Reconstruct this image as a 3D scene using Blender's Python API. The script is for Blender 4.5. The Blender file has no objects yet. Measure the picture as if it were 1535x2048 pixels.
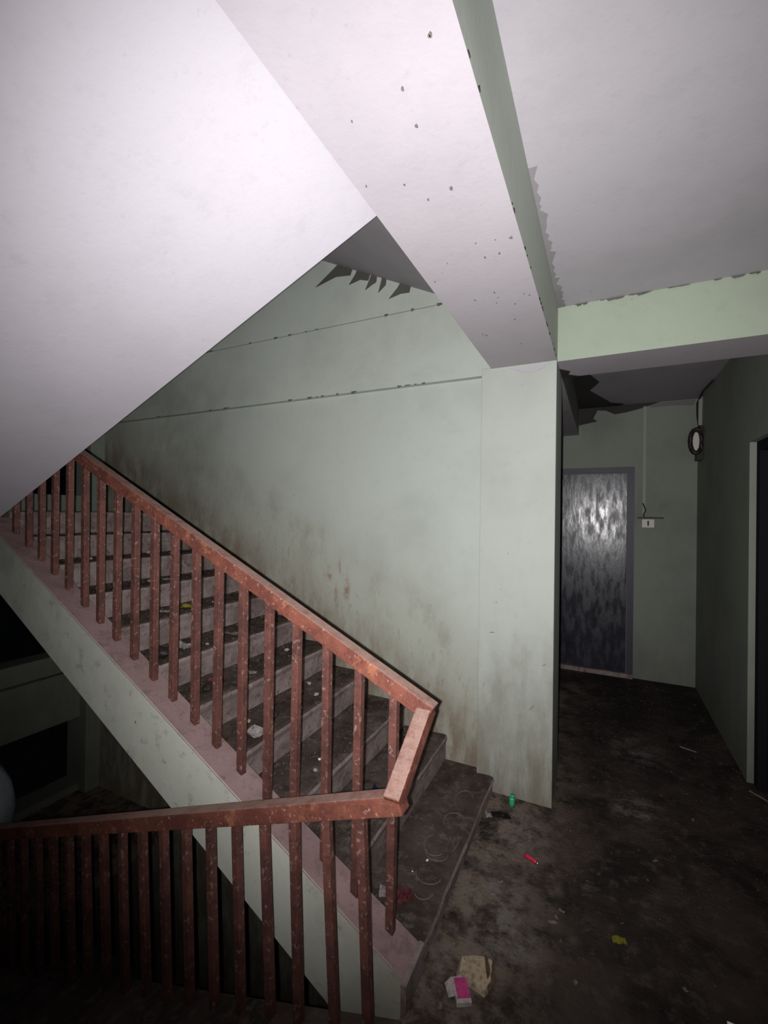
import bpy, bmesh, math, random
from mathutils import Vector, Matrix, noise

# ------------------------------------------------------------------ camera, world, light, exposure
sc = bpy.context.scene
COL = sc.collection
CAM = Vector((0.0, 0.0, 1.62))
YAW, PITCH, ROLL, FPX = 0.4579, -0.0058, 0.014, 887.2
fwd = Vector((-math.sin(YAW)*math.cos(PITCH), math.cos(YAW)*math.cos(PITCH), -math.sin(PITCH)))
rt0 = Vector((math.cos(YAW), math.sin(YAW), 0.0))
up0 = rt0.cross(fwd)
rt = rt0*math.cos(ROLL) + up0*math.sin(ROLL)
up = up0*math.cos(ROLL) - rt0*math.sin(ROLL)
def basis(r, u, f, loc):
    m = Matrix((r, u, -f)).transposed().to_4x4()
    m.translation = loc
    return m
cd = bpy.data.cameras.new('camera')
cam = bpy.data.objects.new('camera', cd); COL.objects.link(cam)
cam.matrix_world = basis(rt, up, fwd, CAM)
cd.sensor_fit = 'VERTICAL'; cd.sensor_height = 36.0; cd.lens = FPX/2048*36.0
cd.clip_start = 0.02; cd.clip_end = 60
sc.camera = cam

w = bpy.data.worlds.new('night'); sc.world = w; w.use_nodes = True
w.node_tree.nodes['Background'].inputs[0].default_value = (0.10, 0.12, 0.15, 1)
w.node_tree.nodes['Background'].inputs[1].default_value = 0.006

# the phone's flash: one small lamp beside the lens
ld = bpy.data.lights.new('phone_flash', 'SPOT')
ld.energy = 330; ld.color = (1.0, 0.975, 0.985); ld.shadow_soft_size = 0.007
ld.spot_size = math.radians(124); ld.spot_blend = 1.0
lo = bpy.data.objects.new('phone_flash', ld); COL.objects.link(lo)
AIM_R, AIM_U = 0.10, 0.13
lf = (fwd + rt*AIM_R + up*AIM_U).normalized(); lr = lf.cross(up).normalized(); lu = lr.cross(lf)
lo.matrix_world = basis(lr, lu, lf, CAM - rt*0.030 - up*0.016 + fwd*0.005)

sc.view_settings.view_transform = 'Standard'; sc.view_settings.look = 'None'
sc.view_settings.gamma = 1; sc.view_settings.use_curve_mapping = False
sc.view_settings.exposure = 0.0
R = random.Random(7)

# ------------------------------------------------------------------ materials
class NT:
    """tiny node builder"""
    def __init__(s, name, rough=0.8, spec=0.3):
        s.m = bpy.data.materials.new(name); s.m.use_nodes = True
        s.t = s.m.node_tree; s.b = s.t.nodes['Principled BSDF']
        s.b.inputs['Roughness'].default_value = rough
        s.b.inputs['Specular IOR Level'].default_value = spec
        s.co = s.t.nodes.new('ShaderNodeTexCoord').outputs['Object']
    def n(s, typ, **kw):
        x = s.t.nodes.new(typ)
        for k, v in kw.items(): setattr(x, k, v)
        return x
    def link(s, a, b): s.t.links.new(a, b)
    def val(s, sock, v):
        if hasattr(v, 'links') or hasattr(v, 'is_linked'): s.link(v, sock)
        else: sock.default_value = v
    def noise(s, scale, detail=5, rough=0.6, stretch=None, dist=0.0, off=None):
        v = s.co
        if stretch or off:
            mp = s.n('ShaderNodeMapping'); s.link(v, mp.inputs[0])
            if stretch: mp.inputs['Scale'].default_value = stretch
            if off: mp.inputs['Location'].default_value = off
            v = mp.outputs[0]
        x = s.n('ShaderNodeTexNoise'); s.link(v, x.inputs['Vector'])
        x.inputs['Scale'].default_value = scale; x.inputs['Detail'].default_value = detail
        x.inputs['Roughness'].default_value = rough; x.inputs['Distortion'].default_value = dist
        return x.outputs['Fac']
    def ramp(s, fac, a, b, va=0.0, vb=1.0):
        x = s.n('ShaderNodeMapRange', interpolation_type='SMOOTHSTEP'); s.link(fac, x.inputs[0])
        x.inputs[1].default_value = a; x.inputs[2].default_value = b
        x.inputs[3].default_value = va; x.inputs[4].default_value = vb
        return x.outputs[0]
    def math(s, op, a, b=0.0):
        x = s.n('ShaderNodeMath', operation=op)
        s.val(x.inputs[0], a); s.val(x.inputs[1], b)
        return x.outputs[0]
    def mix(s, fac, a, b):
        x = s.n('ShaderNodeMix', data_type='RGBA')
        s.val(x.inputs[0], fac)
        for i, v in ((6, a), (7, b)):
            if isinstance(v, tuple): x.inputs[i].default_value = (*v, 1)
            else: s.link(v, x.inputs[i])
        return x.outputs[2]
    def xyz(s):
        x = s.n('ShaderNodeSeparateXYZ'); s.link(s.co, x.inputs[0]); return x.outputs
    def spot(s, p, r, soft=0.5):
        """a soft blotch at world point p with radii r; 1 inside"""
        mp = s.n('ShaderNodeMapping', vector_type='TEXTURE'); s.link(s.co, mp.inputs[0])
        mp.inputs['Location'].default_value = p; mp.inputs['Scale'].default_value = r
        l = s.n('ShaderNodeVectorMath', operation='LENGTH'); s.link(mp.outputs[0], l.inputs[0])
        return s.ramp(l.outputs['Value'], 1.0, 1.0-soft)
    def color(s, c): s.val(s.b.inputs['Base Color'], c if not isinstance(c, tuple) else (*c, 1)); return s
    def bump(s, h, strength=0.3, dist=0.01):
        x = s.n('ShaderNodeBump'); x.inputs['Strength'].default_value = strength
        x.inputs['Distance'].default_value = dist; s.link(h, x.inputs['Height'])
        s.link(x.outputs[0], s.b.inputs['Normal']); return s

def srgb(r, g, b):
    f = lambda c: ((c/255+0.055)/1.055)**2.4 if c > 10 else c/255/12.92
    return (f(r), f(g), f(b))

GREEN = srgb(174, 181, 172); WHITE = srgb(168, 164, 170); BROWN = srgb(96, 74, 56); GREYD = srgb(88, 84, 82)

def plaster(name, base, dirt=0.35, specks=0.5, extra=None, rough=0.72):
    k = NT(name, rough, 0.25)
    big = k.noise(1.6, 6, 0.62); fine = k.noise(22, 6, 0.7)
    c = k.mix(k.ramp(big, 0.42, 0.75), base, tuple(v*(1-0.30*dirt) for v in base))
    c = k.mix(k.ramp(fine, 0.52, 0.75, 0, 0.22), c, tuple(v*0.72 for v in base))
    c = k.mix(k.ramp(k.noise(5.5, 7, .72, off=(7, 3, 1)), 0.52, 0.72, 0, 0.22), c, tuple(v*0.74 for v in base))
    # rubbed streaks and fly marks
    c = k.mix(k.math('MULTIPLY', k.ramp(k.noise(34, 5, .8, (1, 1, .35), off=(2, 8, 5)), 0.60, 0.72), 0.28*specks), c, tuple(v*0.5 for v in base))
    # pinholes and small scuffs
    v = k.n('ShaderNodeTexVoronoi'); k.link(k.co, v.inputs['Vector']); v.inputs['Scale'].default_value = 9
    sp = k.math('MULTIPLY', k.ramp(v.outputs['Distance'], 0.085, 0.03), k.ramp(k.noise(2.7, 3), 0.52, 0.68))
    c = k.mix(k.math('MULTIPLY', sp, specks), c, tuple(v*0.25 for v in base))
    if extra: c = extra(k, c)
    k.color(c)
    k.bump(k.math('ADD', k.noise(60, 4, 0.6), k.math('MULTIPLY', k.noise(7, 4), 2.0)), 0.16, 0.003)
    return k.m

def stair_stain(k, c):
    """brown hand and shoe dirt on the wall following the flight, plus two drips"""
    x, y, z = k.xyz()
    line = k.math('ADD', k.math('MULTIPLY', x, -0.537), -0.22)            # nosing line z(x)
    h = k.math('SUBTRACT', z, line)
    n = k.noise(3.1, 7, 0.68, (1, 1, 0.55)); n2 = k.noise(9, 6, 0.7, (1, 1, 0.35))
    hh = k.math('ADD', h, k.math('MULTIPLY', k.math('SUBTRACT', n, 0.5), -0.55))
    c = k.mix(k.math('MULTIPLY', k.ramp(hh, 1.25, 0.15), 0.42), c, srgb(132, 124, 104))
    low = k.math('MULTIPLY', k.ramp(hh, 0.45, 0.0), k.ramp(n2, 0.34, 0.60, 0.25, 1.0))
    c = k.mix(k.math('MULTIPLY', low, 0.8), c, srgb(112, 94, 76))
    fine = k.math('MULTIPLY', k.ramp(h, 0.95, 0.1), k.ramp(k.noise(26, 6, .75, (1, 1, .3)), 0.52, 0.68))
    c = k.mix(k.math('MULTIPLY', fine, 0.5), c, srgb(116, 98, 80))
    # a hand-rail-high smear
    sm = k.math('MULTIPLY', k.ramp(k.math('ABSOLUTE', k.math('SUBTRACT', h, 0.62)), 0.26, 0.0), k.ramp(n, 0.5, 0.68))
    c = k.mix(k.math('MULTIPLY', sm, 0.35), c, srgb(118, 104, 84))
    for p, r in (((-1.76, 2.66, 1.17), (.035, 1, .11)), ((-1.61, 2.66, 1.09), (.04, 1, .12)), ((-1.70, 2.66, 1.02), (.02, 1, .13)), ((-1.67, 2.66, 1.24), (.012, 1, .1))):
        b = k.math('MULTIPLY', k.spot(p, r, 0.8), k.ramp(k.noise(24, 4, .7), 0.38, 0.6))
        c = k.mix(k.math('MULTIPLY', b, 0.75), c, srgb(132, 96, 78))
    # patchy grey-green darkening toward the far end
    d = k.math('MULTIPLY', k.ramp(x, -2.1, -3.6), k.ramp(k.noise(1.3, 6, .65), 0.35, 0.7))
    c = k.mix(k.math('MULTIPLY', d, 0.45), c, srgb(92, 98, 88))
    return c

def foot_dirt(top, amount, colr):
    def f(k, c):
        x, y, z = k.xyz()
        n = k.noise(3.4, 7, 0.7, (1, 1, 0.5)); n2 = k.noise(10, 6, .7, (1, 1, .25))
        hh = k.math('ADD', z, k.math('MULTIPLY', k.math('SUBTRACT', n, 0.5), -0.9*top*1.6))
        m = k.math('MULTIPLY', k.ramp(hh, top, 0.0), k.ramp(n2, 0.3, 0.6, 0.5, 1))
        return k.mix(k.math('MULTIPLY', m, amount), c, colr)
    return f

M = {}
M['wall'] = plaster('mint_wall_paint', GREEN, 0.5, 0.5, stair_stain)
M['column'] = plaster('mint_column_paint', srgb(170, 176, 168), 0.35, 0.4, foot_dirt(1.15, 0.85, srgb(112, 104, 88)))
M['green'] = plaster('mint_paint', srgb(160, 170, 152), 0.35, 0.4)
M['greenl'] = plaster('pale_mint_paint', srgb(182, 189, 178), 0.4, 0.4)
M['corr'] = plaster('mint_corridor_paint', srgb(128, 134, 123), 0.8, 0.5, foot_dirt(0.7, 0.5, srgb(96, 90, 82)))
M['white'] = plaster('white_limewash', WHITE, 0.25, 0.7)
M['beamw'] = plaster('white_beam_limewash', srgb(168, 162, 167), 0.35, 0.9)
M['ceil'] = plaster('grey_white_ceiling', srgb(176, 172, 177), 0.45, 0.7)
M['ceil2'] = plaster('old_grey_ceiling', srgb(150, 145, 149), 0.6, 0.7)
def string_dirt_tint(k, c):
    x, y, z = k.xyz()
    d = k.math('MULTIPLY', k.ramp(x, -1.15, -.6), k.ramp(k.noise(2.6, 7, .7), .30, .62, .3, 1.0))
    c = k.mix(k.math('MULTIPLY', d, .55), c, srgb(128, 116, 96))
    d = k.math('MULTIPLY', k.ramp(x, -1.6, -2.9), k.ramp(k.noise(2.1, 6, .7), .3, .6, .4, 1.0))  # patchy, darker grey-green toward the upper end
    c = k.mix(k.math('MULTIPLY', d, .45), c, srgb(104, 112, 100))
    return k.mix(k.ramp(k.noise(15, 6, .75), .54, .70, 0, .5), c, srgb(120, 112, 98))
M['string'] = plaster('green_stringer_paint', srgb(202, 205, 192), 0.7, 0.8, string_dirt_tint)
M['peel'] = plaster('bare_grey_plaster', srgb(112, 110, 106), 0.9, 0.3)
M['worn'] = plaster('worn_grey_limewash', srgb(146, 142, 144), 0.9, 0.3)
M['peelshade'] = plaster('shadowed_plaster', srgb(84, 82, 78), 0.9, 0.3)  # dark tone that paints the shadows of the hanging flaps
M['peeld'] = plaster('dark_ragged_plaster', srgb(52, 50, 46), 0.9, 0.2)

def concrete(name, a, b, c2, scale=3.0, rough=0.9, bumpd=0.012):
    k = NT(name, rough, 0.2)
    n1 = k.noise(scale, 8, 0.68, dist=.4); n2 = k.noise(scale*4.3, 7, 0.72); n3 = k.noise(scale*17, 4, .7)
    c = k.mix(k.ramp(n1, 0.36, 0.64), a, b)
    c = k.mix(k.ramp(n2, 0.50, 0.68, 0, 0.75), c, c2)
    c = k.mix(k.ramp(n3, 0.55, 0.72, 0, 0.5), c, tuple(v*0.45 for v in a))
    k.color(c); k.bump(k.math('ADD', n2, k.math('MULTIPLY', n3, .6)), 0.6, bumpd)
    return k
M['riser'] = concrete('dusty_grey_concrete', srgb(148, 134, 130), srgb(114, 100, 97), srgb(82, 69, 64), 6).m
M['tread'] = concrete('trodden_dirt_concrete', srgb(84, 72, 66), srgb(56, 47, 43), srgb(108, 98, 90), 4.5).m
M['curbtop'] = concrete('pinkish_dust', srgb(150, 126, 124), srgb(132, 110, 108), srgb(110, 92, 88), 3, .9, .004).m
k = concrete('grimy_floor', srgb(72, 61, 56), srgb(38, 33, 30), srgb(92, 82, 76), 3.4, .82, .02)
base = k.b.inputs['Base Color'].links[0].from_socket
x, y, z = k.xyz()
c = k.mix(k.math('MULTIPLY', k.ramp(x, 0.0, -0.45), k.ramp(k.noise(7, 7, .75), .40, .60)), base, srgb(122, 108, 98))
for p, r in (((0.18, 2.83, 0), (.20, .24, 1)), ((-.34, 2.35, 0), (.16, .22, 1)), ((0.22, 3.6, 0), (.25, .35, 1)), ((-.36, 1.9, 0), (.14, .3, 1)), ((-.30, 1.75, 0), (.2, .22, 1))):
    c = k.mix(k.math('MULTIPLY', k.spot(p, r, .95), k.ramp(k.noise(9, 6, .75), .42, .62)), c, srgb(122, 114, 110))
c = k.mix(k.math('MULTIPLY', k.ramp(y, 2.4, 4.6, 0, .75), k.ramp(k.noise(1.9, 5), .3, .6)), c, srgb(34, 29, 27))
k.color(c)
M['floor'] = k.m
M['dark'] = NT('soot_dark', .9, .1).color(srgb(26, 26, 31)).m

k = NT('rusty_red_oxide_paint', .55, .35)
n1 = k.noise(7, 7, .7); n2 = k.noise(38, 6, .75); n3 = k.noise(16, 4, .6, off=(3, 1, 2))
c = k.mix(k.ramp(n1, .4, .62), srgb(122, 73, 59), srgb(100, 58, 50))
c = k.mix(k.ramp(n3, .56, .70, 0, .8), c, srgb(152, 98, 72))
c = k.mix(k.ramp(n2, .56, .70, 0, .8), c, srgb(66, 38, 32))
c = k.mix(k.math('MULTIPLY', k.ramp(k.noise(60, 3), .60, .7), .6), c, srgb(170, 140, 128))
g = k.n('ShaderNodeNewGeometry'); sep = k.n('ShaderNodeSeparateXYZ'); k.link(g.outputs['Normal'], sep.inputs[0])
dust = k.math('MULTIPLY', k.ramp(sep.outputs[2], .55, .85), k.ramp(k.noise(20, 5, .7), .3, .6, .35, .85))
c = k.mix(dust, c, srgb(150, 124, 114))
c = k.mix(k.ramp(k.noise(130, 4, .8), .52, .68, 0, .45), c, srgb(48, 32, 28))
k.color(c); k.bump(n2, .5, .004)
M['rail'] = k.m
k = NT('rusty_baluster_paint', .6, .3)
n1 = k.noise(9, 7, .7, off=(5, 2, 1)); n2 = k.noise(42, 6, .75)
c = k.mix(k.ramp(n1, .42, .6), srgb(104, 66, 58), srgb(84, 54, 50))
c = k.mix(k.ramp(n2, .54, .68, 0, .8), c, srgb(64, 42, 38))
c = k.mix(k.math('MULTIPLY', k.ramp(k.noise(55, 3, off=(1, 1, 4)), .58, .68), .6), c, srgb(150, 128, 120))
g = k.n('ShaderNodeNewGeometry'); sep = k.n('ShaderNodeSeparateXYZ'); k.link(g.outputs['Normal'], sep.inputs[0])
dust = k.math('MULTIPLY', k.ramp(sep.outputs[2], .55, .85), k.ramp(k.noise(20, 5, .7), .3, .6, .35, .85))
c = k.mix(dust, c, srgb(150, 124, 114))
c = k.mix(k.ramp(k.noise(130, 4, .8), .52, .68, 0, .45), c, srgb(48, 32, 28))
k.color(c); k.bump(n2, .5, .004)
M['bal'] = k.m

k = NT('navy_varnished_door', .28, .5)
st = k.noise(20, 4, .6, (1, 1, .30)); n2 = k.noise(5, 5, .7)
k.color(k.mix(k.ramp(n2, .4, .7), srgb(44, 42, 52), srgb(32, 31, 38)))
k.val(k.b.inputs['Roughness'], k.ramp(st, .38, .66, .22, .42))
k.bump(st, .16, .012)
M['door'] = k.m
M['doorframe'] = NT('navy_frame_paint', .5, .4).color(srgb(58, 56, 68)).m
M['door2'] = NT('black_blue_door_paint', .45, .4).color(srgb(32, 32, 40)).m
M['metal'] = NT('worn_steel', .3, .6).color(srgb(190, 188, 180)).m; M['metal'].node_tree.nodes['Principled BSDF'].inputs['Metallic'].default_value = .9
M['paleplastic'] = NT('yellowed_white_plastic', .45, .4).color(srgb(196, 192, 184)).m
M['darkplastic'] = NT('dark_bakelite', .5, .3).color(srgb(30, 26, 22)).m
M['rustbrown'] = NT('rust_brown', .8, .2).color(srgb(58, 44, 33)).m
M['conduit'] = NT('grey_conduit', .6, .3).color(srgb(142, 146, 138)).m
def flat(name, rgb, rough=.6, spec=.3, var=.35):
    k = NT(name, rough, spec)
    c = srgb(*rgb); k.color(k.mix(k.ramp(k.noise(60, 5, .7), .45, .65), c, tuple(v*(1-var) for v in c))); return k.m
M['paper'] = flat('dirty_paper', (184, 174, 170)); M['card'] = flat('grubby_cardboard', (176, 158, 132), var=.5)
M['pink'] = flat('magenta_print', (196, 62, 128)); M['redfoil'] = flat('red_foil', (214, 36, 74), .2, .8)
M['greenp'] = flat('green_plastic', (60, 168, 118), .25, .6); M['bluep'] = flat('navy_foil', (46, 52, 88), .3, .6)
M['yellowp'] = flat('yellow_wrapper', (176, 164, 62)); M['darkp'] = flat('blackened_scrap', (40, 32, 30)); M['maroon'] = flat('faded_red_paper', (124, 62, 66))
M['rock'] = flat('broken_plaster', (158, 146, 138)); M['white_stone'] = flat('white_pebble', (226, 222, 214))
M['leafb'] = flat('dead_leaf', (92, 70, 54)); M['crumb'] = flat('crumbs_of_dirt', (96, 84, 76), .9, .1, .6); M['scratch'] = flat('pale_scratch', (112, 103, 92))
M['sack'] = flat('pale_woven_sack', (206, 220, 226), .6, .3, .12)
M['stick'] = flat('dry_straw', (128, 116, 98))

# ------------------------------------------------------------------ mesh helpers
def link_obj(name, me, mats, parent=None):
    o = bpy.data.objects.new(name, me); COL.objects.link(o)
    for m in (mats if isinstance(mats, (list, tuple)) else [mats]): me.materials.append(M[m] if isinstance(m, str) else m)
    if parent: o.parent = parent
    return o
def bm_obj(name, bm, mats, parent=None, smooth=False):
    bmesh.ops.recalc_face_normals(bm, faces=bm.faces)
    me = bpy.data.meshes.new(name); bm.to_mesh(me); bm.free()
    if smooth:
        for p in me.polygons: p.use_smooth = True
    return link_obj(name, me, mats, parent)
def add_box(bm, x0, x1, y0, y1, z0, z1):
    v = [bm.verts.new((x, y, z)) for x in (x0, x1) for y in (y0, y1) for z in (z0, z1)]
    for f in ((0,1,3,2),(4,6,7,5),(0,4,5,1),(2,3,7,6),(0,2,6,4),(1,5,7,3)): bm.faces.new([v[i] for i in f])
    return v
def bevel(bm, w, seg=2):
    bmesh.ops.bevel(bm, geom=list(bm.edges), offset=w, segments=seg, profile=.6, affect='EDGES', clamp_overlap=True)
def box(name, x0, x1, y0, y1, z0, z1, mat, parent=None, bev=0.0):
    bm = bmesh.new(); add_box(bm, x0, x1, y0, y1, z0, z1)
    if bev: bevel(bm, bev)
    return bm_obj(name, bm, mat, parent)
def prism_xz(bm, pts, y0, y1):
    a = [bm.verts.new((x, y0, z)) for x, z in pts]; b = [bm.verts.new((x, y1, z)) for x, z in pts]
    bm.faces.new(a); bm.faces.new(b[::-1]); n = len(pts)
    for i in range(n): bm.faces.new((a[i], b[i], b[(i+1) % n], a[(i+1) % n]))
def struct(o, label=None):
    o['kind'] = 'structure'
    if label: o['label'] = label
    return o
def tag(o, label, cat, group=None, kind=None):
    o['label'] = label; o['category'] = cat
    if group: o['group'] = group
    if kind: o['kind'] = kind
    return o
def empty(name, loc, label, cat, group=None):
    o = bpy.data.objects.new(name, None); COL.objects.link(o); o.location = loc; o.empty_display_size = .05
    return tag(o, label, cat, group)
def beam_bar(bm, a, b, wd, ht):
    """rectangular bar from a to b (top stays level across)"""
    a, b = Vector(a), Vector(b); d = (b-a).normalized()
    s = d.cross(Vector((0, 0, 1)))
    s = s.normalized() if s.length > .05 else Vector((0, 1, 0))
    u = s.cross(d)
    vs = [bm.verts.new(p + s*sx*wd/2 + u*su*ht/2) for p in (a, b) for sx in (-1, 1) for su in (-1, 1)]
    for f in ((0,1,3,2),(4,6,7,5),(0,4,5,1),(2,3,7,6),(0,2,6,4),(1,5,7,3)): bm.faces.new([vs[i] for i in f])
def tube(bm, pts, r, seg=8):
    rings = []
    for i, p in enumerate(pts):
        p = Vector(p); d = (Vector(pts[min(i+1, len(pts)-1)]) - Vector(pts[max(i-1, 0)])).normalized()
        s = d.cross(Vector((0.13, 0.3, 1))).normalized(); u = s.cross(d)
        rings.append([bm.verts.new(p + (s*math.cos(t) + u*math.sin(t))*r) for t in [2*math.pi*j/seg for j in range(seg)]])
    for a, b in zip(rings, rings[1:]):
        for j in range(seg): bm.faces.new((a[j], a[(j+1) % seg], b[(j+1) % seg], b[j]))
    bm.faces.new(rings[0]); bm.faces.new(rings[-1][::-1])
def plate(bm, outline, nrm, th):
    """irregular flat flake: outline points, pushed th along nrm"""
    n = Vector(nrm)*th
    a = [bm.verts.new(Vector(p)) for p in outline]; b = [bm.verts.new(Vector(p)+n) for p in outline]
    bm.faces.new(a); bm.faces.new(b[::-1]); m = len(a)
    for i in range(m): bm.faces.new((a[i], b[i], b[(i+1) % m], a[(i+1) % m]))

# ------------------------------------------------------------------ key measures (metres)
YC, YW = 2.64, 2.69                 # column face / recessed wall face behind the stairs
XC0, XC1 = -0.662, -0.238           # column
XB0 = -0.603                        # main beam, stair side
ZB, ZC, ZCC = 2.496, 2.80, 2.78     # beam soffit, landing ceiling, corridor ceiling
XR, YE, XE = 0.813, 5.16, -4.50     # right wall, corridor end wall, stair-end wall
YN, YS = -1.3, -0.45                # wall behind the camera, near side of the stairwell
RISE, RUN, Z0, X1 = 0.152, 0.283, 0.09, -0.86
XLAND = -0.535

# ------------------------------------------------------------------ setting
bm = bmesh.new()
add_box(bm, XLAND, XR+.6, YN, YE, -.30, 0.0)
add_box(bm, -.569, XLAND, 1.262, YC+.001, -.30, 0.0)
floor = struct(bm_obj('floor', bm, 'floor'), 'grimy dark concrete landing floor with dust and dirt')

wb = struct(box('wall_back', XE-.2, XC0+.06, YW, 2.93, -2.6, 4.6, 'wall'), 'mint painted wall along the rising stairs')
# plaster band of the floor-level beam, flush with the column, and the wall above it
box('beam_band', XE, XB0, YC+.0012, YW+.01, 2.462, 2.945, 'wall', wb, .004)
box('upper_panel', XE, XB0, YC+.010, YW+.01, 2.953, 4.6, 'wall', wb)

col = struct(box('column', XC0, XC1, YC, 2.985, -2.6, ZB+.01, 'column', None, .006), 'square mint painted column beside the stairs')

bmn = bmesh.new(); add_box(bmn, XB0, XC1, YN, YC+.02, ZB, 2.97)
o = bm_obj('beam', bmn, ['beamw', 'greenl']); struct(o, 'deep white beam crossing the landing ceiling')
for p in o.data.polygons:
    if p.normal.x > .9: p.material_index = 1
beam_main = o
bmn = bmesh.new(); add_box(bmn, XC1, XR+.02, YC+.025, 2.99, ZB, ZC+.1)
o = bm_obj('beam', bmn, ['beamw', 'green']); struct(o, 'beam over the corridor entrance with a mint green face')
for p in o.data.polygons:
    if abs(p.normal.y) > .9: p.material_index = 1
beam_cor = o
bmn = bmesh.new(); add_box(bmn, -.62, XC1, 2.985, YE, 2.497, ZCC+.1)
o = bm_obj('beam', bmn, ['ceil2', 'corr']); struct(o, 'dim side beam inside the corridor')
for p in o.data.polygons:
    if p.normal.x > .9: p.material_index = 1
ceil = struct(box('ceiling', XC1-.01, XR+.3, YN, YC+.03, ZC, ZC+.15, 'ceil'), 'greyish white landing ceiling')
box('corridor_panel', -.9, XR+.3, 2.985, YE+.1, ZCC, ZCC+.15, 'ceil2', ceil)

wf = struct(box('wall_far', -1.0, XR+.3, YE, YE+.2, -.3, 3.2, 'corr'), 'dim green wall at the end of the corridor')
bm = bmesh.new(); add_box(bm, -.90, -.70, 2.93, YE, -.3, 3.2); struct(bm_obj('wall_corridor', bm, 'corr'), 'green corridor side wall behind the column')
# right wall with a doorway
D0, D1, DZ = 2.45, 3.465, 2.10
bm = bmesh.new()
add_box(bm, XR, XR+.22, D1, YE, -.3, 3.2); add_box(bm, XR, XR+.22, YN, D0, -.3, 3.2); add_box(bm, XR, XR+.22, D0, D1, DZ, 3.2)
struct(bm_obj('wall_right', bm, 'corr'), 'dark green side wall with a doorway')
bm = bmesh.new()
add_box(bm, -.75, XR+.2, YN-.2, YN, -.3, 3.2)
struct(bm_obj('wall_front', bm, 'column'), 'mint wall closing the landing')
bm = bmesh.new()
add_box(bm, XE-.2, XLAND-.05, YS-.2, YS, -2.6, 4.6); add_box(bm, -.75, XLAND-.05, YN, YS-.2, -.3, 3.2)
struct(bm_obj('wall_side', bm, 'column'), 'mint stairwell wall beside the flight going down')

# stair-end wall: spandrel bands with black openings between them
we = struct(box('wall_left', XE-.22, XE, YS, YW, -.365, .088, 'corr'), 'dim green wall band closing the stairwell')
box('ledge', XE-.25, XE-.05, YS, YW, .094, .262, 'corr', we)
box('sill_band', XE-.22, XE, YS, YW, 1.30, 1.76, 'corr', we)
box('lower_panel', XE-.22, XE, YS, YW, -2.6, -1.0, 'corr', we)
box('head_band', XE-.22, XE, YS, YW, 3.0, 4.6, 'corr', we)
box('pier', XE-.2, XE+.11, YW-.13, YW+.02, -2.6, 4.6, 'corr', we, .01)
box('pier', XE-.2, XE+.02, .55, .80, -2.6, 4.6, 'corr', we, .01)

# upper and lower half landings
hl = struct(box('floor', XE, -3.47, YS, YW, 1.44, 1.600, ['tread']), 'half landing at the top of the flight')
box('edge_beam', -3.62, -3.41, YS, 1.30, 1.24, 1.44, 'white', hl)
struct(box('floor', XE-.2, -3.42, YS, YW, -1.25, -1.07, ['floor']), 'half landing below, in the dark')

# ------------------------------------------------------------------ stair flights
def curb_mesh(name, pts, y0, y1, parent, mats):
    bm = bmesh.new(); prism_xz(bm, pts, y0, y1)
    es = [e for e in bm.edges]
    bmesh.ops.bevel(bm, geom=es, offset=.005, segments=2, affect='EDGES', clamp_overlap=True)
    o = bm_obj(name, bm, mats, parent)
    for p in o.data.polygons:
        if p.normal.z > .25: p.material_index = 1
    return o
def step_mesh(name, x0, x1, y0, y1, z0, z1, parent, seed, nose=.016):
    """one step: x1 is the riser face, worn rounded nosing, slightly uneven"""
    bm = bmesh.new(); ny = 14
    prof = [(x0, z0), (x1-.012, z0), (x1-.010, z1-.05), (x1, z1-nose*1.3), (x1-nose*.35, z1-nose*.4), (x1-nose*1.4, z1), (x1-.12, z1-.004), (x0, z1-.002)]
    rows = []
    for i in range(ny+1):
        y = y0 + (y1-y0)*i/ny; r = []
        for j, (px, pz) in enumerate(prof):
            wx = noise.noise(Vector((seed*3.1, y*4.0, j*.3)))*.006; wz = noise.noise(Vector((seed*1.7+9, y*5.0, j*.2)))*.005
            wear = -.012*max(0, noise.noise(Vector((seed*2.3, y*9, 4.0)))-.15) if 2 < j < 6 else 0
            if j in (0, 1): wx = wz = 0
            if j == 7: wx = 0
            r.append(bm.verts.new((px+wx+wear, y, pz+wz+wear)))
        rows.append(r)
    n = len(prof)
    for a, b in zip(rows, rows[1:]):
        for j in range(n): bm.faces.new((a[j], a[(j+1) % n], b[(j+1) % n], b[j]))
    bm.faces.new(rows[0]); bm.faces.new(rows[-1][::-1])
    o = bm_obj(name, bm, ['riser', 'tread'], parent)
    for p in o.data.polygons:
        if p.normal.z > .8: p.material_index = 1
    return o

def top(x): return .190 - .522*(x + .76)            # curb top of the rising flight
def sof(x): return -.134 - .539*(x + .859)          # its underside
flight = bpy.data.objects.new('stair_flight', None); COL.objects.link(flight)
tag(flight, 'concrete stair flight climbing along the stained mint wall', 'stairs')
XT = -3.407
curb_mesh('stringer', [(-.556, top(-.556)), (-.556, sof(-.556)), (XT, sof(XT)), (XT, top(XT))], 1.35, 1.50, flight, ['string', 'curbtop'])
bm = bmesh.new()
prism_xz(bm, [(-.666, -.05), (-.666, sof(-.666)), (XT, sof(XT)), (XT, sof(XT)+.17), (-.9, sof(-.9)+.17)], 1.499, YW-.002)
bm_obj('underside_slab', bm, 'string', flight)
step_mesh('step', X1-.04, -.555, 1.50, YC-.001, -.06, Z0, flight, 0)
box('step_infill', X1-.04, XC0-.001, YC-.002, YW-.002, -.06, Z0, 'tread', flight)
box('step_lip', -.575, -.5545, 1.335, 1.505, -.06, Z0+.004, 'riser', flight, .004)
for j in range(1, 11):
    xf = X1 - RUN*(j-1); zt = Z0 + RISE*j
    step_mesh('step', xf-RUN-.03 if j < 10 else xf-.10, xf, 1.495, YW-.002, zt-.19, zt, flight, j)

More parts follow.
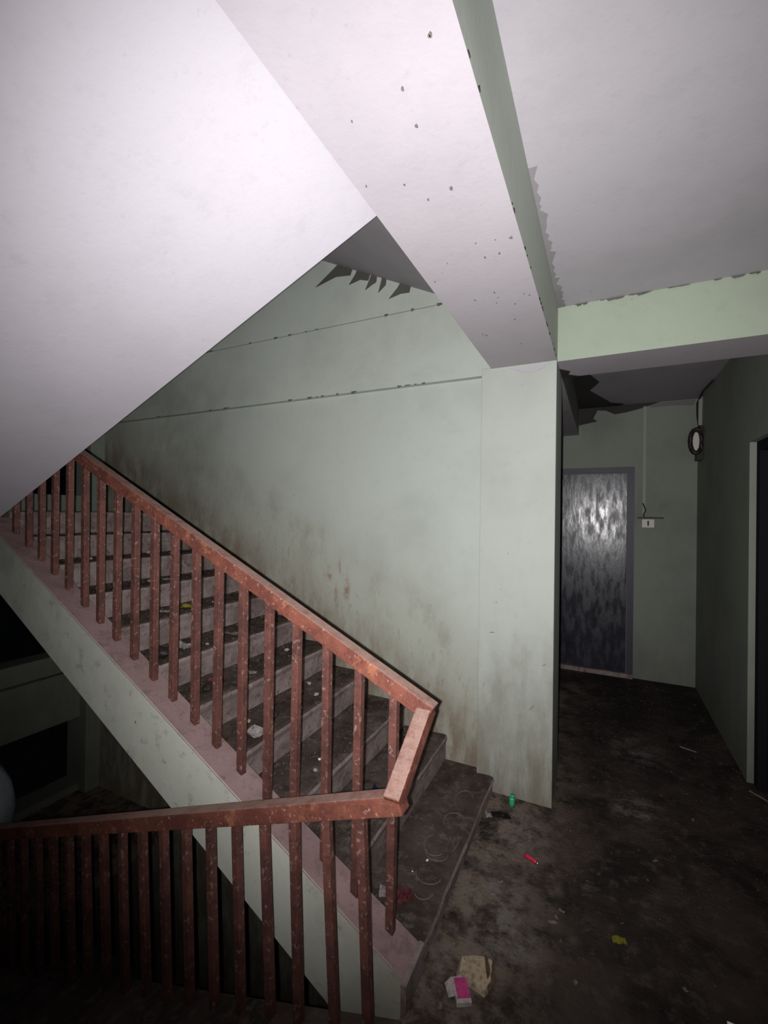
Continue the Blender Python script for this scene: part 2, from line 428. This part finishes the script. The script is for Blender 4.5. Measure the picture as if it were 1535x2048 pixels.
f2 = bpy.data.objects.new('stair_flight', None); COL.objects.link(f2)
tag(f2, 'white underside of the upper flight sloping down from the beam', 'stairs')
bm = bmesh.new()
s2 = .433; xa, xb = XB0+.001, -3.42
prism_xz(bm, [(xa, ZB+.002), (xb, ZB+s2*(xb-xa)), (xb, ZB+s2*(xb-xa)+.16), (xa, ZB+.2)], YS+.001, 1.149)
bm_obj('soffit_slab', bm, 'white', f2)

f3 = bpy.data.objects.new('stair_flight', None); COL.objects.link(f3)
tag(f3, 'grey underside of the next flight up seen above the wall', 'stairs')
bm = bmesh.new()
zs = lambda x: 3.03 - .486*(x + .979)
prism_xz(bm, [(XB0, zs(XB0)), (-3.4, zs(-3.4)), (-3.4, zs(-3.4)+.16), (XB0, zs(XB0)+.16)], 1.33, YC+.011)
bm_obj('soffit_slab', bm, 'ceil2', f3)

f4 = bpy.data.objects.new('stair_flight', None); COL.objects.link(f4)
tag(f4, 'dark stair flight going down beside the lower railing', 'stairs')
def dtop(x): return .045 + .372*(x + .62)
XD = -3.43
curb_mesh('stringer', [(-.535, dtop(-.535)), (-.535, dtop(-.535)-.36), (XD, dtop(XD)-.30), (XD, dtop(XD))], 1.00, 1.26, f4, ['riser', 'tread'])
nd = 9; dr = 1.07/nd; run = (-XLAND*-1 - XD)/(nd) if False else (abs(XD)-abs(XLAND))/(nd-1)
for j in range(1, nd):
    xe = XLAND - run*j; zt = -dr*j
    step_mesh('step', xe, xe+run+.02, YS+.001, 1.002, zt-.16, zt, f4, 20+j)

# ------------------------------------------------------------------ railing
rail = empty('stair_railing', (-.53, 1.43, 0), 'rusty red oxide steel railing with a sharp turn at the stair foot', 'railing')
def part_local(o):                      # keep world placement under the empty
    o.matrix_parent_inverse = Matrix.Translation(-rail.location); return o
YU, YD, TW = 1.435, 1.20, .054
SU, SD = .474, .3667
def rail_up(x): return .978 + SU*(-.507 - x) - .032      # axis height
def rail_dn(x): return .812 + SD*(x + .512) - .030
def bar(name, a, b, wd, ht, mat, bev=.004):
    bm = bmesh.new(); beam_bar(bm, a, b, wd, ht); bevel(bm, bev, 2)
    return part_local(bm_obj(name, bm, mat, rail))
bar('handrail', (-3.36, YU, rail_up(-3.36)), (-.512, YU, rail_up(-.512)), TW, .058, 'rail')
bar('handrail', (-3.40, YD, rail_dn(-3.40)), (-.516, YD, rail_dn(-.516)), TW, .056, 'rail')
bar('handrail', (-.536, YU+.012, rail_up(-.53)+.003), (-.540, YD-.02, rail_dn(-.53)+.002), .052, .054, 'rail')
xs = -.655
while xs > -3.33:
    t = R.uniform(-.006, .006)
    bar('baluster', (xs+t-.008, YU+.012, top(xs)-.03), (xs, YU, rail_up(xs)-.01), .030, .030, 'bal', .003)
    xs -= .1425
xs = -.655
while xs > -3.36:
    t = R.uniform(-.006, .006)
    bar('baluster', (xs+.036+t, YD+.005, dtop(xs+.036)-.03), (xs, YD, rail_dn(xs)-.01), .028, .028, 'bal', .003)
    xs -= .1265

# ------------------------------------------------------------------ doors
d1 = bpy.data.objects.new('door_1', None); COL.objects.link(d1); d1.location = (-.17, YE, 0); struct(d1, 'navy varnished door closed at the corridor end')
def under(o, p): o.matrix_parent_inverse = Matrix.Translation(-p.location); return o
DX0, DX1, DT = -.66, .285, 2.14
bm = bmesh.new()
add_box(bm, DX1-.058, DX1, YE-.035, YE+.06, 0, DT); add_box(bm, DX0, DX0+.058, YE-.035, YE+.06, 0, DT); add_box(bm, DX0+.058, DX1-.058, YE-.035, YE+.06, DT-.055, DT)
under(bm_obj('door_frame', bm, 'doorframe', d1), d1)
leaf = under(box('door_leaf', DX0+.064, DX1-.064, YE-.022, YE+.05, .05, DT-.062, 'door', d1, .003), d1)
def sub(o): o.matrix_parent_inverse = (Matrix.Translation(-d1.location)); return o
bm = bmesh.new(); tube(bm, [(.128, YE-.02, 1.235), (.128, YE-.05, 1.235)], .018, 12); tube(bm, [(.128, YE-.02, 1.30), (.128, YE-.032, 1.30)], .012, 10); add_box(bm, .112, .144, YE-.030, YE-.02, 1.18, 1.32)
sub(bm_obj('lock_plate', bm, 'metal', leaf))
bm = bmesh.new(); tube(bm, [(.150, YE-.02, 1.115), (.150, YE-.062, 1.115), (.135, YE-.066, 1.118), (.03, YE-.066, 1.118)], .009, 8); add_box(bm, .128, .172, YE-.028, YE-.02, 1.09, 1.14)
sub(bm_obj('handle', bm, 'metal', leaf))
under(box('threshold', DX0, DX1, YE-.05, YE+.05, 0.0, .045, 'riser', d1, .006), d1)

d2 = bpy.data.objects.new('door_2', None); COL.objects.link(d2); d2.location = (XR, 2.95, 0); struct(d2, 'black blue door set in the side wall doorway')
bm = bmesh.new(); xf = XR+.035
add_box(bm, xf, xf+.10, D1-.06, D1, 0, DZ); add_box(bm, xf, xf+.10, D0, D0+.06, 0, DZ); add_box(bm, xf, xf+.10, D0+.06, D1-.06, DZ-.06, DZ)
under(bm_obj('door_frame', bm, 'dark', d2), d2)
leaf2 = under(box('door_leaf', xf+.045, xf+.09, D0+.065, D1-.065, .02, DZ-.065, 'door2', d2, .003), d2)
bm = bmesh.new(); add_box(bm, xf+.030, xf+.046, 3.22, 3.26, 1.24, 1.34); tube(bm, [(xf+.03, 3.24, 1.30), (xf, 3.24, 1.30), (xf, 3.24, 1.22)], .007, 8)
o = bm_obj('hasp', bm, 'metal', leaf2); o.matrix_parent_inverse = Matrix.Translation(-d2.location)
bm = bmesh.new(); tube(bm, [(xf+.036, 3.235, 1.07), (xf+.024, 3.235, 1.02), (xf+.022, 3.236, .97), (xf+.03, 3.235, .93)], .028, 8)
o = bm_obj('red_tassel', bm, 'maroon', leaf2); o.matrix_parent_inverse = Matrix.Translation(-d2.location)

# ------------------------------------------------------------------ electrics in the corridor
cb = tag(box('cable_casing', .355, .385, YE-.014, YE, 1.66, 2.745, 'conduit', None, .003), 'thin cable casing running down the green wall beside the navy door', 'cable')
sw = empty('light_switch', (.41, YE, 1.57), 'small white light switch under a dark ledge beside the navy door', 'switch')
def usw(o): o.matrix_parent_inverse = Matrix.Translation(-sw.location); return o
usw(box('back_plate', .352, .462, YE-.02, YE, 1.525, 1.612, 'paleplastic', sw, .006))
usw(box('rocker', .400, .414, YE-.032, YE-.018, 1.545, 1.595, 'darkplastic', sw, .003))
usw(box('ledge', .315, .535, YE-.045, YE, 1.616, 1.632, 'darkplastic', sw, .002))
bm = bmesh.new(); tube(bm, [(.37, YE-.012, 1.66), (.385, YE-.02, 1.70), (.36, YE-.03, 1.77)], .006, 6); tube(bm, [(.37, YE-.012, 1.67), (.372, YE-.015, 1.62)], .005, 6)
usw(bm_obj('loose_wire', bm, 'darkplastic', sw))
jb = empty('junction_box', (XR, 4.96, 2.30), 'dark broken junction box with pale cover in the corridor corner', 'junction box')
def ujb(o): o.matrix_parent_inverse = Matrix.Translation(-jb.location); return o
bm = bmesh.new()
cy, cz, cx = 4.94, 2.33, XR-.045
tube(bm, [(cx-.01+.045*math.cos(a), cy-.05, cz+.11*math.sin(a)) for a in [i*math.pi/8 for i in range(17)]], .020, 8)
add_box(bm, XR-.045, XR-.002, 4.90, 5.02, 2.16, 2.26)
ujb(bm_obj('ring_housing', bm, 'darkplastic', jb))
ujb(box('cover', XR-.085, XR-.015, cy-.05, cy-.03, cz-.085, cz+.085, 'paleplastic', jb, .012))
ujb(box('bracket', XR-.03, XR-.001, 4.88, 5.04, 2.24, 2.46, 'rustbrown', jb, .006))
bm = bmesh.new(); tube(bm, [(XR-.018, 4.93, 2.48), (XR-.018, 4.93, 2.60), (XR-.016, 4.93, 2.74)], .018, 10)
ujb(bm_obj('conduit', bm, 'conduit', jb))
bm = bmesh.new(); tube(bm, [(XR-.02, 4.97, 2.46), (XR-.03, 4.99, 2.58), (XR-.03, 5.0, 2.70), (XR-.022, 4.80, 2.762), (XR-.018, 4.4, 2.75)], .010, 6)
ujb(bm_obj('cable', bm, 'darkplastic', jb))

# ------------------------------------------------------------------ peeling plaster (parts of what they peel from)
def ragged(cx, cy, rx, ry, n, seed, jag=.45):
    r = random.Random(seed); out = []
    for i in range(n):
        a = 2*math.pi*i/n; q = 1 + r.uniform(-jag, jag); out.append((cx+rx*q*math.cos(a), cy+ry*q*math.sin(a)))
    return out
def flake(parent, pts3, nrm, mat, th=.004, name='plaster_flake'):
    bm = bmesh.new(); plate(bm, pts3, nrm, th); return bm_obj(name, bm, mat, parent)
# torn flaps under the next flight, spiked and darkened to paint in their shadows
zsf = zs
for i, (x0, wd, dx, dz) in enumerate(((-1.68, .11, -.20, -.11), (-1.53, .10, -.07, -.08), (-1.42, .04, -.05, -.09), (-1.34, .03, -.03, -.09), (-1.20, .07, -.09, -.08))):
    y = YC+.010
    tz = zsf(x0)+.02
    flake(wb, [(x0, y, tz), (x0+wd, y, zsf(x0+wd)+.02), (x0+wd*.8, y, zsf(x0+wd)-.035), (x0+wd*.45+dx*.4, y, tz-.06+dz*.3), (x0+dx, y, tz+dz-.02), (x0+dx*.3, y, tz-.04)], (0, -1, 0), 'peelshade', .006)
# curled chips along the band edges
r = random.Random(3)
for i in range(34):
    top_edge = i % 2
    x = r.uniform(-3.6, -.75); z = 2.949 if top_edge else 2.462
    L = r.uniform(.012, .045); h = r.uniform(.006, .018)
    y = YC+.002
    flake(wb, [(x, y, z+h*.4), (x+L, y, z+h*.3), (x+L*.9, y-.006, z-h*.6), (x+L*.3, y-.010, z-h)], (0, -1, 0), 'peel', .003)
# worn grey edge between the main beam's face and the landing ceiling
r = random.Random(5); y = 1.55
prev = .03
while y < 2.62:
    L = r.uniform(.03, .08); d = r.uniform(.010, .034) if y > 1.75 else r.uniform(.004, .012)
    flake(ceil, [(XC1, y, ZC), (XC1+prev, y, ZC), (XC1+d+.01, y+L*.5, ZC), (XC1+d, y+L, ZC), (XC1, y+L, ZC)], (0, 0, -1), 'worn', .0015)
    prev = d; y += L
# ragged hole at the corridor ceiling corner
flake(ceil, [(XC1, 3.0, ZCC)]+[(XC1+a, 3.0+b, ZCC) for a, b in ((.30, .02), (.22, .25), (.10, .45), (.12, .9), (.20, 1.2), (.12, 1.45), (.22, 1.75), (.30, 2.0), (.42, 2.1), (.40, 2.16), (0, 2.16))], (0, 0, -1), 'peeld', .004)
flake(wf, [(-.237, YE, 2.78), (.50, YE, 2.78), (.36, YE, 2.735), (.20, YE, 2.70), (.10, YE, 2.69), (.02, YE, 2.735), (-.06, YE, 2.745), (-.10, YE, 2.66), (-.06, YE, 2.63), (-.237, YE, 2.60)], (0, -1, 0), 'peeld', .004)
flake(wf, [(.40, YE, 2.775), (.80, YE, 2.775), (.78, YE, 2.72), (.62, YE, 2.735), (.42, YE, 2.73)], (0, -1, 0), 'peel', .003)
flake(beam_cor, [(XC1, 2.80, ZB), (XC1, 2.988, ZB), (XC1+.10, 2.988, ZB), (XC1+.04, 2.93, ZB), (XC1+.055, 2.87, ZB)], (0, 0, -1), 'peeld', .003)
for i in range(22):
    x = r.uniform(XC1+.05, XR-.02); L = r.uniform(.02, .07); h = r.uniform(.004, .012)
    flake(beam_cor, [(x, YC+.024, ZC-.001), (x+L, YC+.024, ZC-.001), (x+L*.8, YC+.020, ZC-h), (x+L*.2, YC+.018, ZC-h*1.4)], (0, -1, 0), 'peel', .002)
for i in range(26):                                  # nicks on the arris of the main beam
    y = r.uniform(.6, 2.55); L = r.uniform(.008, .03); h = r.uniform(.004, .010)
    flake(beam_main, [(XC1+.0005, y, ZB+.001), (XC1+.0005, y+L, ZB+.001), (XC1+.0005, y+L*.6, ZB+h)], (1, 0, 0), 'peeld', .002)
for i in range(26):                                  # specks hanging under the beam
    x = r.uniform(XB0+.02, XC1-.02); y = r.uniform(.75, 2.5); s = r.uniform(.0018, .0045)
    flake(beam_main, [(x+px, y+py, ZB) for px, py in ragged(0, 0, s, s*1.6, 6, i)], (0, 0, -1), 'peel', .003)
for z0_, pts in ((2.50, ((-.50, 2.485), (-.46, 2.47), (-.42, 2.450), (-.36, 2.445), (-.31, 2.462), (-.27, 2.487), (-.34, 2.478), (-.41, 2.472))),):
    flake(col, [(x, YC, z) for x, z in pts], (0, -1, 0), 'ceil', .003)
for j, (x, z, L, a) in enumerate(((-.365, .52, .05, .9), (-.60, .93, .04, .1), (-.30, .78, .03, .6), (-.63, .60, .03, 1.4), (-.5, 1.4, .012, .3))):
    dx, dz = L*math.cos(a), L*math.sin(a)
    flake(col, [(x, YC, z), (x+dx*.5, YC, z+dz*.35), (x+dx, YC, z+dz), (x+dx*.5+.004, YC, z+dz*.5+.005)], (0, -1, 0), 'peel', .003)

# ------------------------------------------------------------------ chalky curls scratched into the lowest tread
low = [o for o in flight.children if o.name.startswith('step')][0]
for i, (cx, cy, rx, ry, a0, a1) in enumerate(((-.66, 2.36, .045, .08, .3, 4.4), (-.655, 2.17, .05, .06, .4, 4.0), (-.68, 1.98, .055, .07, 2.2, 5.6), (-.66, 1.93, .05, .045, 3.0, 6.6), (-.65, 1.80, .055, .05, 3.2, 6.2), (-.64, 2.02, .05, .08, -.6, .9), (-.64, 1.72, .04, .05, 3.9, 6.2))):
    bm = bmesh.new()
    tube(bm, [(cx+rx*math.cos(a0+(a1-a0)*t/14), cy+ry*math.sin(a0+(a1-a0)*t/14), Z0+.001) for t in range(15)], .0020, 5)
    bm_obj('scratch', bm, 'scratch', low)

# ------------------------------------------------------------------ litter
def ray_hit(u, v, z):
    d = fwd + rt*((u-767.5)/FPX) - up*((v-1024)/FPX); t = (z-CAM.z)/d.z
    return CAM + d*t
def tread_at(p):
    """which step surface a point over the rising flight stands on"""
    if p.x > -.555 or p.y < 1.5: return 0.0
    if p.x > X1: return Z0
    j = int((X1-p.x)/RUN)+1
    return Z0 + RISE*min(j, 10)
from mathutils.bvhtree import BVHTree
_v, _f = [], []
for o in flight.children:
    if o.name.startswith('step'):
        n0 = len(_v); _v += [v.co.copy() for v in o.data.vertices]; _f += [[n0+i for i in p.vertices] for p in o.data.polygons]
TREADS = BVHTree.FromPolygons(_v, _f)
def settle(p, r=.012):
    """p dropped on the tread below it"""
    zs_ = []
    for dx, dy in ((0, 0), (r, 0), (-r, 0), (0, r), (0, -r)):
        h = TREADS.ray_cast(Vector((p.x+dx, p.y+dy, p.z+.06)), Vector((0, 0, -1)), .12)[0]
        if h: zs_.append(h.z)
    return Vector((p.x, p.y, sum(zs_)/len(zs_) - .0006)) if zs_ else Vector(p)
for o in low.children:                   # the scratches follow the uneven tread
    for v in o.data.vertices:
        h = TREADS.ray_cast(Vector((v.co.x, v.co.y, v.co.z+.05)), Vector((0, 0, -1)), .1)[0]
        if h: v.co.z += h.z + .0004 - (Z0+.001)
FOOT = []                                # x, y, z, radius of every piece of litter
def clear(p, r): return all((p.x-x)**2 + (p.y-y)**2 > (r+q)**2 or abs(p.z-z) > .08 for x, y, z, q in FOOT)
def crumple(name, loc, sx, sy, h, mat, seed, rz=0.0, label='', cat='litter', group=None, n=6, fold=1.0):
    """a bent, crumpled sheet with some thickness"""
    bm = bmesh.new(); rr = random.Random(seed); g = []
    for i in range(n+1):
        row = []
        for j in range(n+1):
            x = (i/n-.5)*sx; y = (j/n-.5)*sy
            z = abs(noise.noise(Vector((i*.55*fold+seed*5.3, j*.5*fold, seed*.7))))*h*2 + .0015
            ed = .12*sx*noise.noise(Vector((i*.8, j*.8, seed*2.1)))
            row.append(bm.verts.new((x+ed, y+ed*.7, z)))
        g.append(row)
    for i in range(n):
        for j in range(n): bm.faces.new((g[i][j], g[i+1][j], g[i+1][j+1], g[i][j+1]))
    lo_ = min(v.co.z for v in bm.verts)
    for v in bm.verts: v.co.z -= lo_
    bmesh.ops.solidify(bm, geom=list(bm.faces), thickness=-.0012)
    lo_ = min(v.co.z for v in bm.verts)
    for v in bm.verts: v.co.z -= lo_
    FOOT.append((loc.x, loc.y, loc.z, .60*math.hypot(sx, sy)))
    o = bm_obj(name, bm, mat); o.location = loc; o.rotation_euler = (0, 0, rz)
    return tag(o, label, cat, group)
def lump(name, loc, s, mat, seed, label, cat, group=None, flat_=.6):
    bm = bmesh.new(); bmesh.ops.create_icosphere(bm, subdivisions=2, radius=1)
    for v in bm.verts:
        f = 1 + .45*noise.noise(v.co*1.3 + Vector((seed*3.7, 0, 0)))
        v.co = Vector((v.co.x*f*s, v.co.y*f*s*.8, v.co.z*f*s*flat_))
    lo_ = min(v.co.z for v in bm.verts)
    for v in bm.verts: v.co.z -= lo_
    FOOT.append((loc.x, loc.y, loc.z, s*1.3))
    o = bm_obj(name, bm, mat); o.location = loc; o.rotation_euler = (0, 0, seed*1.3)
    return tag(o, label, cat, group)

# torn carton with the magenta packet by the stair foot
c0 = ray_hit(948, 1950, 0)
bx = empty('torn_carton', c0, 'grubby beige torn carton lying on the landing by the stringer end', 'carton')
bm = bmesh.new()
ol = [(-.055, -.045), (-.062, .02), (-.03, .055), (.02, .075), (.055, .06), (.065, -.01), (.05, -.06), (.0, -.05)]
for i, (px, py) in enumerate(ol): pass
a = [bm.verts.new((x, y, .002)) for x, y in ol]; b = [bm.verts.new((x*.86+.004, y*.86, .022+.008*math.sin(i*1.9))) for i, (x, y) in enumerate(ol)]
bm.faces.new(a[::-1]); bm.faces.new(b)
for i in range(len(ol)): bm.faces.new((a[i], a[(i+1) % len(ol)], b[(i+1) % len(ol)], b[i]))
bmesh.ops.triangulate(bm, faces=[f for f in bm.faces if len(f.verts) > 4])
bm_obj('body', bm, 'card', bx)
bm = bmesh.new(); plate(bm, [(.02, .065, .024), (.058, .05, .018), (.075, .0, .012), (.06, -.05, .01), (.045, .0, .028)], (0, 0, 1), .002)
bm_obj('flap', bm, 'leafb', bx)
p0 = ray_hit(922, 1988, 0)
pk = empty('cigarette_packet', p0 + Vector((0, 0, .0)), 'flattened white packet printed magenta leaning on the torn carton', 'packet'); pk.rotation_euler = (0, 0, math.radians(30))
bm = bmesh.new(); add_box(bm, -.026, .026, -.042, .042, .0, .018); bevel(bm, .002, 1); bm_obj('body', bm, 'paper', pk)
bm = bmesh.new(); add_box(bm, -.019, .0245, -.030, .036, .0178, .0192); bm_obj('print', bm, 'pink', pk)
bm = bmesh.new(); plate(bm, [(-.026, .042, .016), (-.026, -.02, .016), (-.046, -.012, .003), (-.050, .034, .003)], (0, 0, 1), .0015); bm_obj('flap', bm, 'paper', pk)

# red lighter-like foil tube, green bottle cap shard, etc.
p = ray_hit(1062, 1722, 0)
bm = bmesh.new(); tube(bm, [(-.036, 0, .008), (-.02, 0, .0085), (.016, 0, .0085), (.026, 0, .007)], .0085, 10); 
lt = empty('cigarette_lighter', p, 'shiny red lighter lying on the dark landing floor', 'lighter'); lt.rotation_euler = (0, 0, math.radians(-22)); 
bm_obj('body', bm, 'redfoil', lt, True)
bm = bmesh.new(); tube(bm, [(.026, 0, .007), (.036, 0, .0068)], .006, 8); bm_obj('cap', bm, 'metal', lt, True)
p = ray_hit(1023, 1612, 0); p.y = min(p.y, YC-.03)
gs = empty('bottle_neck', p, 'broken green plastic bottle neck standing against the column foot', 'bottle')
bm = bmesh.new(); tube(bm, [(0, 0, 0), (0, 0, .02), (0, 0, .035), (.002, 0, .05)], .016, 10); bm_obj('neck', bm, 'greenp', gs, True)
bm = bmesh.new(); tube(bm, [(.002, 0, .05), (.003, 0, .062)], .013, 10); bm_obj('cap', bm, 'greenp', gs, True)

crumple('wrapper', ray_hit(1000, 1632, 0), .10, .05, .012, 'darkp', 4, .2, 'blackened crushed wrapper at the column foot')
crumple('paper_scrap', ray_hit(977, 1632, 0), .035, .04, .010, 'paper', 5, .5, 'small white scrap beside the blackened wrapper at the column foot')
crumple('wrapper', ray_hit(1238, 1882, 0), .05, .03, .006, 'yellowp', 8, .3, 'faded yellow wrapper on the open landing floor')
for i, (u, v) in enumerate(((985, 1790), (1000, 1765), (905, 1893), (1112, 1835), (1122, 1822), (1105, 1845), (1150, 1965), (880, 2012), (1345, 1412), (1215, 1350), (1310, 1722), (1385, 1640), (1370, 1980))):
    crumple('paper_scrap', ray_hit(u, v, 0), .016+.009*(i % 3), .012, .004, 'rock', 30+i, i*.7, 'tiny pale paper scrap trodden into the grimy landing floor', group='paper scraps on the landing', n=3)
st = bpy.data.objects.new
bm = bmesh.new(); tube(bm, [(-.07, 0, .005), (.0, .004, .006), (.07, 0, .005)], .005, 6)
o = bm_obj('stick', bm, 'stick'); o.location = ray_hit(1522, 1598, 0); o.rotation_euler = (0, 0, -.9); tag(o, 'dry stick on the floor before the side doorway', 'stick')
bm = bmesh.new(); tube(bm, [(-.05, 0, .004), (.05, .003, .004)], .004, 6)
o = bm_obj('stick', bm, 'stick'); o.location = ray_hit(1375, 1500, 0); o.rotation_euler = (0, 0, -.4); tag(o, 'short pale straw on the dark corridor floor', 'stick')

# on the lowest tread
crumple('paper_scrap', settle(ray_hit(768, 1783, Z0)), .04, .05, .014, 'paper', 50, .4, 'white folded scrap against the curb on the lowest tread', n=3)
crumple('wrapper', settle(ray_hit(808, 1790, Z0+.005)), .07, .06, .012, 'maroon', 51, .9, 'faded red wrapper against the curb on the lowest tread')
lump('pebble', settle(ray_hit(854, 1719, Z0)), .0065, 'white_stone', 1, 'bright white pebble on the scratched lowest tread', 'pebble')
lump('pebble', settle(ray_hit(824, 1741, Z0)), .004, 'white_stone', 2, 'tiny white crumb on the scratched lowest tread', 'pebble')

# litter up the flight: (tread number, x fraction into tread, y, kind, sizes)
def on_step(j, fx, y): 
    return settle(Vector((X1-RUN*(j-1)-RUN*fx, y, Z0+RISE*j)))
crumple('wrapper', on_step(1, .45, 1.98), .06, .05, .022, 'bluep', 60, .3, 'navy foil wrapper on the first full step')
crumple('wrapper', on_step(1, .32, 1.895), .05, .045, .02, 'paper', 61, 1.0, 'crushed white wrapper beside the navy foil on the first full step')
lump('pebble', on_step(2, .4, 1.86), .008, 'white_stone', 3, 'white pebble on the second full step', 'pebble', 'white pebbles on the second full step')
lump('pebble', on_step(2, .45, 1.92), .006, 'white_stone', 4, 'white pebble on the second full step', 'pebble', 'white pebbles on the second full step')
crumple('paper_scrap', on_step(3, .30, 1.66), .11, .07, .03, 'paper', 62, .5, 'crushed white cup paper against the curb on the third full step')
lump('rubble_piece', on_step(3, .40, 1.83), .035, 'darkp', 5, 'dark lump of dirt beside the crushed paper on the third full step', 'rubble')
crumple('paper_scrap', on_step(4, .45, 1.97), .10, .05, .012, 'paper', 63, .2, 'flat pale paper strip on the fourth full step')
lump('rubble_piece', on_step(4, .4, 1.66), .03, 'darkp', 6, 'dark clod near the curb on the fourth full step', 'rubble')
crumple('wrapper', on_step(4, .62, 1.79), .09, .05, .02, 'maroon', 64, .7, 'dull red wrapper near the curb on the fourth full step')
crumple('paper_scrap', on_step(5, .50, 1.77), .09, .07, .03, 'paper', 65, .1, 'crumpled pale paper on the fifth full step')
lump('rubble_piece', on_step(5, .35, 1.60), .05, 'darkp', 7, 'black clod against the curb on the fifth full step', 'rubble')
crumple('paper_scrap', on_step(6, .5, 1.86), .08, .03, .014, 'paper', 66, .4, 'bright white paper strip beside the yellow wrapper on the sixth full step')
crumple('wrapper', on_step(6, .5, 2.04), .10, .06, .02, 'yellowp', 67, .3, 'yellowish wrapper on the sixth full step')
crumple('paper_scrap', on_step(5, .5, 2.12), .12, .05, .01, 'rock', 68, .2, 'long dusty paper strip along the fifth full step')
crumple('paper_scrap', on_step(7, .4, 2.1), .10, .04, .008, 'paper', 69, .2, 'dusty pale strip on the seventh full step')
ORD = ['', 'first', 'second', 'third', 'fourth', 'fifth', 'sixth', 'seventh', 'eighth']
for i in range(60):
    j = R.randint(1, 8); y = R.uniform(1.54, 2.6); s = R.uniform(.008, .02)
    p = on_step(j, R.uniform(.18, .82), y)
    while not clear(p, s*2.3): p = on_step(j, R.uniform(.18, .82), R.uniform(1.56, 2.6))
    if i % 3: crumple('dead_leaf', p, s*3.2, s*2, s*.6, 'leafb', 100+i, R.uniform(0, 6), f'brown dead leaf lying on the {ORD[j]} full step of the stairs', 'leaf', f'dead leaves on the {ORD[j]} full step', n=3)
    else: lump('rubble_piece', p, s, 'rock', 100+i, f'small lump of broken plaster on the {ORD[j]} full step', 'rubble', f'plaster lumps on the {ORD[j]} full step')

# fine dirt nobody could count
def crumbs(name, spots, label, seed):
    rr = random.Random(seed); bm = bmesh.new()
    for p, s in spots:
        vs = [bm.verts.new(p + Vector((rr.uniform(-1, 1)*s, rr.uniform(-1, 1)*s, 0))) for _ in range(3)]
        t = bm.verts.new(p + Vector((0, 0, s*.9)))
        bm.faces.new(vs)
        for i in range(3): bm.faces.new((vs[i], vs[(i+1) % 3], t))
    o = bm_obj(name, bm, 'crumb'); return tag(o, label, 'debris', kind='stuff')
sp = []
for i in range(4200):
    j = R.randint(1, 9); f = .965-R.random()**2*.90
    sp.append((on_step(j, f, R.uniform(1.51, 2.66)), R.uniform(.002, .009)))
for i in range(500): sp.append((settle(Vector((R.uniform(-.84, -.57), R.uniform(1.52, 2.62), Z0))), R.uniform(.0015, .005)))
FOOT += [(c0.x, c0.y, 0, .095), (p0.x, p0.y, 0, .066), (lt.location.x, lt.location.y, 0, .042), (gs.location.x, gs.location.y, 0, .022)]
sp = [q for q in sp if clear(q[0], q[1])]
crumbs('debris', sp, 'fine dirt and crumbs gathered on the stair treads', 1)
sp = [(Vector((R.uniform(-.52, .80), 1.2+3.9*R.random()**1.3, .0005)), R.uniform(.002, .007)) for i in range(2600)]
sp += [(Vector((R.gauss(-.40, .07), R.gauss(2.55, .06), .0005)), R.uniform(.002, .008)) for i in range(150)]
sp = [q for q in sp if not (XC0 < q[0].x < XC1 and q[0].y > YC-.01) and q[0].x > -.53 and clear(q[0], q[1])]
crumbs('debris', sp, 'fine dirt and crumbs scattered over the landing floor', 2)

# ------------------------------------------------------------------ pale sack on the lower half landing
bm = bmesh.new(); bmesh.ops.create_uvsphere(bm, u_segments=28, v_segments=18, radius=1)
for v in bm.verts:
    c = v.co.copy(); tz = (c.z+1)/2
    wob = 1 + .07*noise.noise(c*2.4) + .035*math.sin(math.atan2(c.y, c.x)*9)*tz
    rad = .9 + .12*math.sin(tz*2.6) - .25*max(0, tz-.8)
    v.co = Vector((c.x*.25*rad*wob, c.y*.22*rad*wob, tz*.80))
sk = empty('sack', (-4.20, 1.66, -1.07), 'bulging pale blue white sack standing on the dark lower landing', 'sack')
bm_obj('body', bm, 'sack', sk, True)
bm = bmesh.new(); tube(bm, [(0, 0, .77), (.01, 0, .82), (.0, .01, .85), (.03, .02, .89)], .035, 10); bm_obj('tied_neck', bm, 'sack', sk, True)
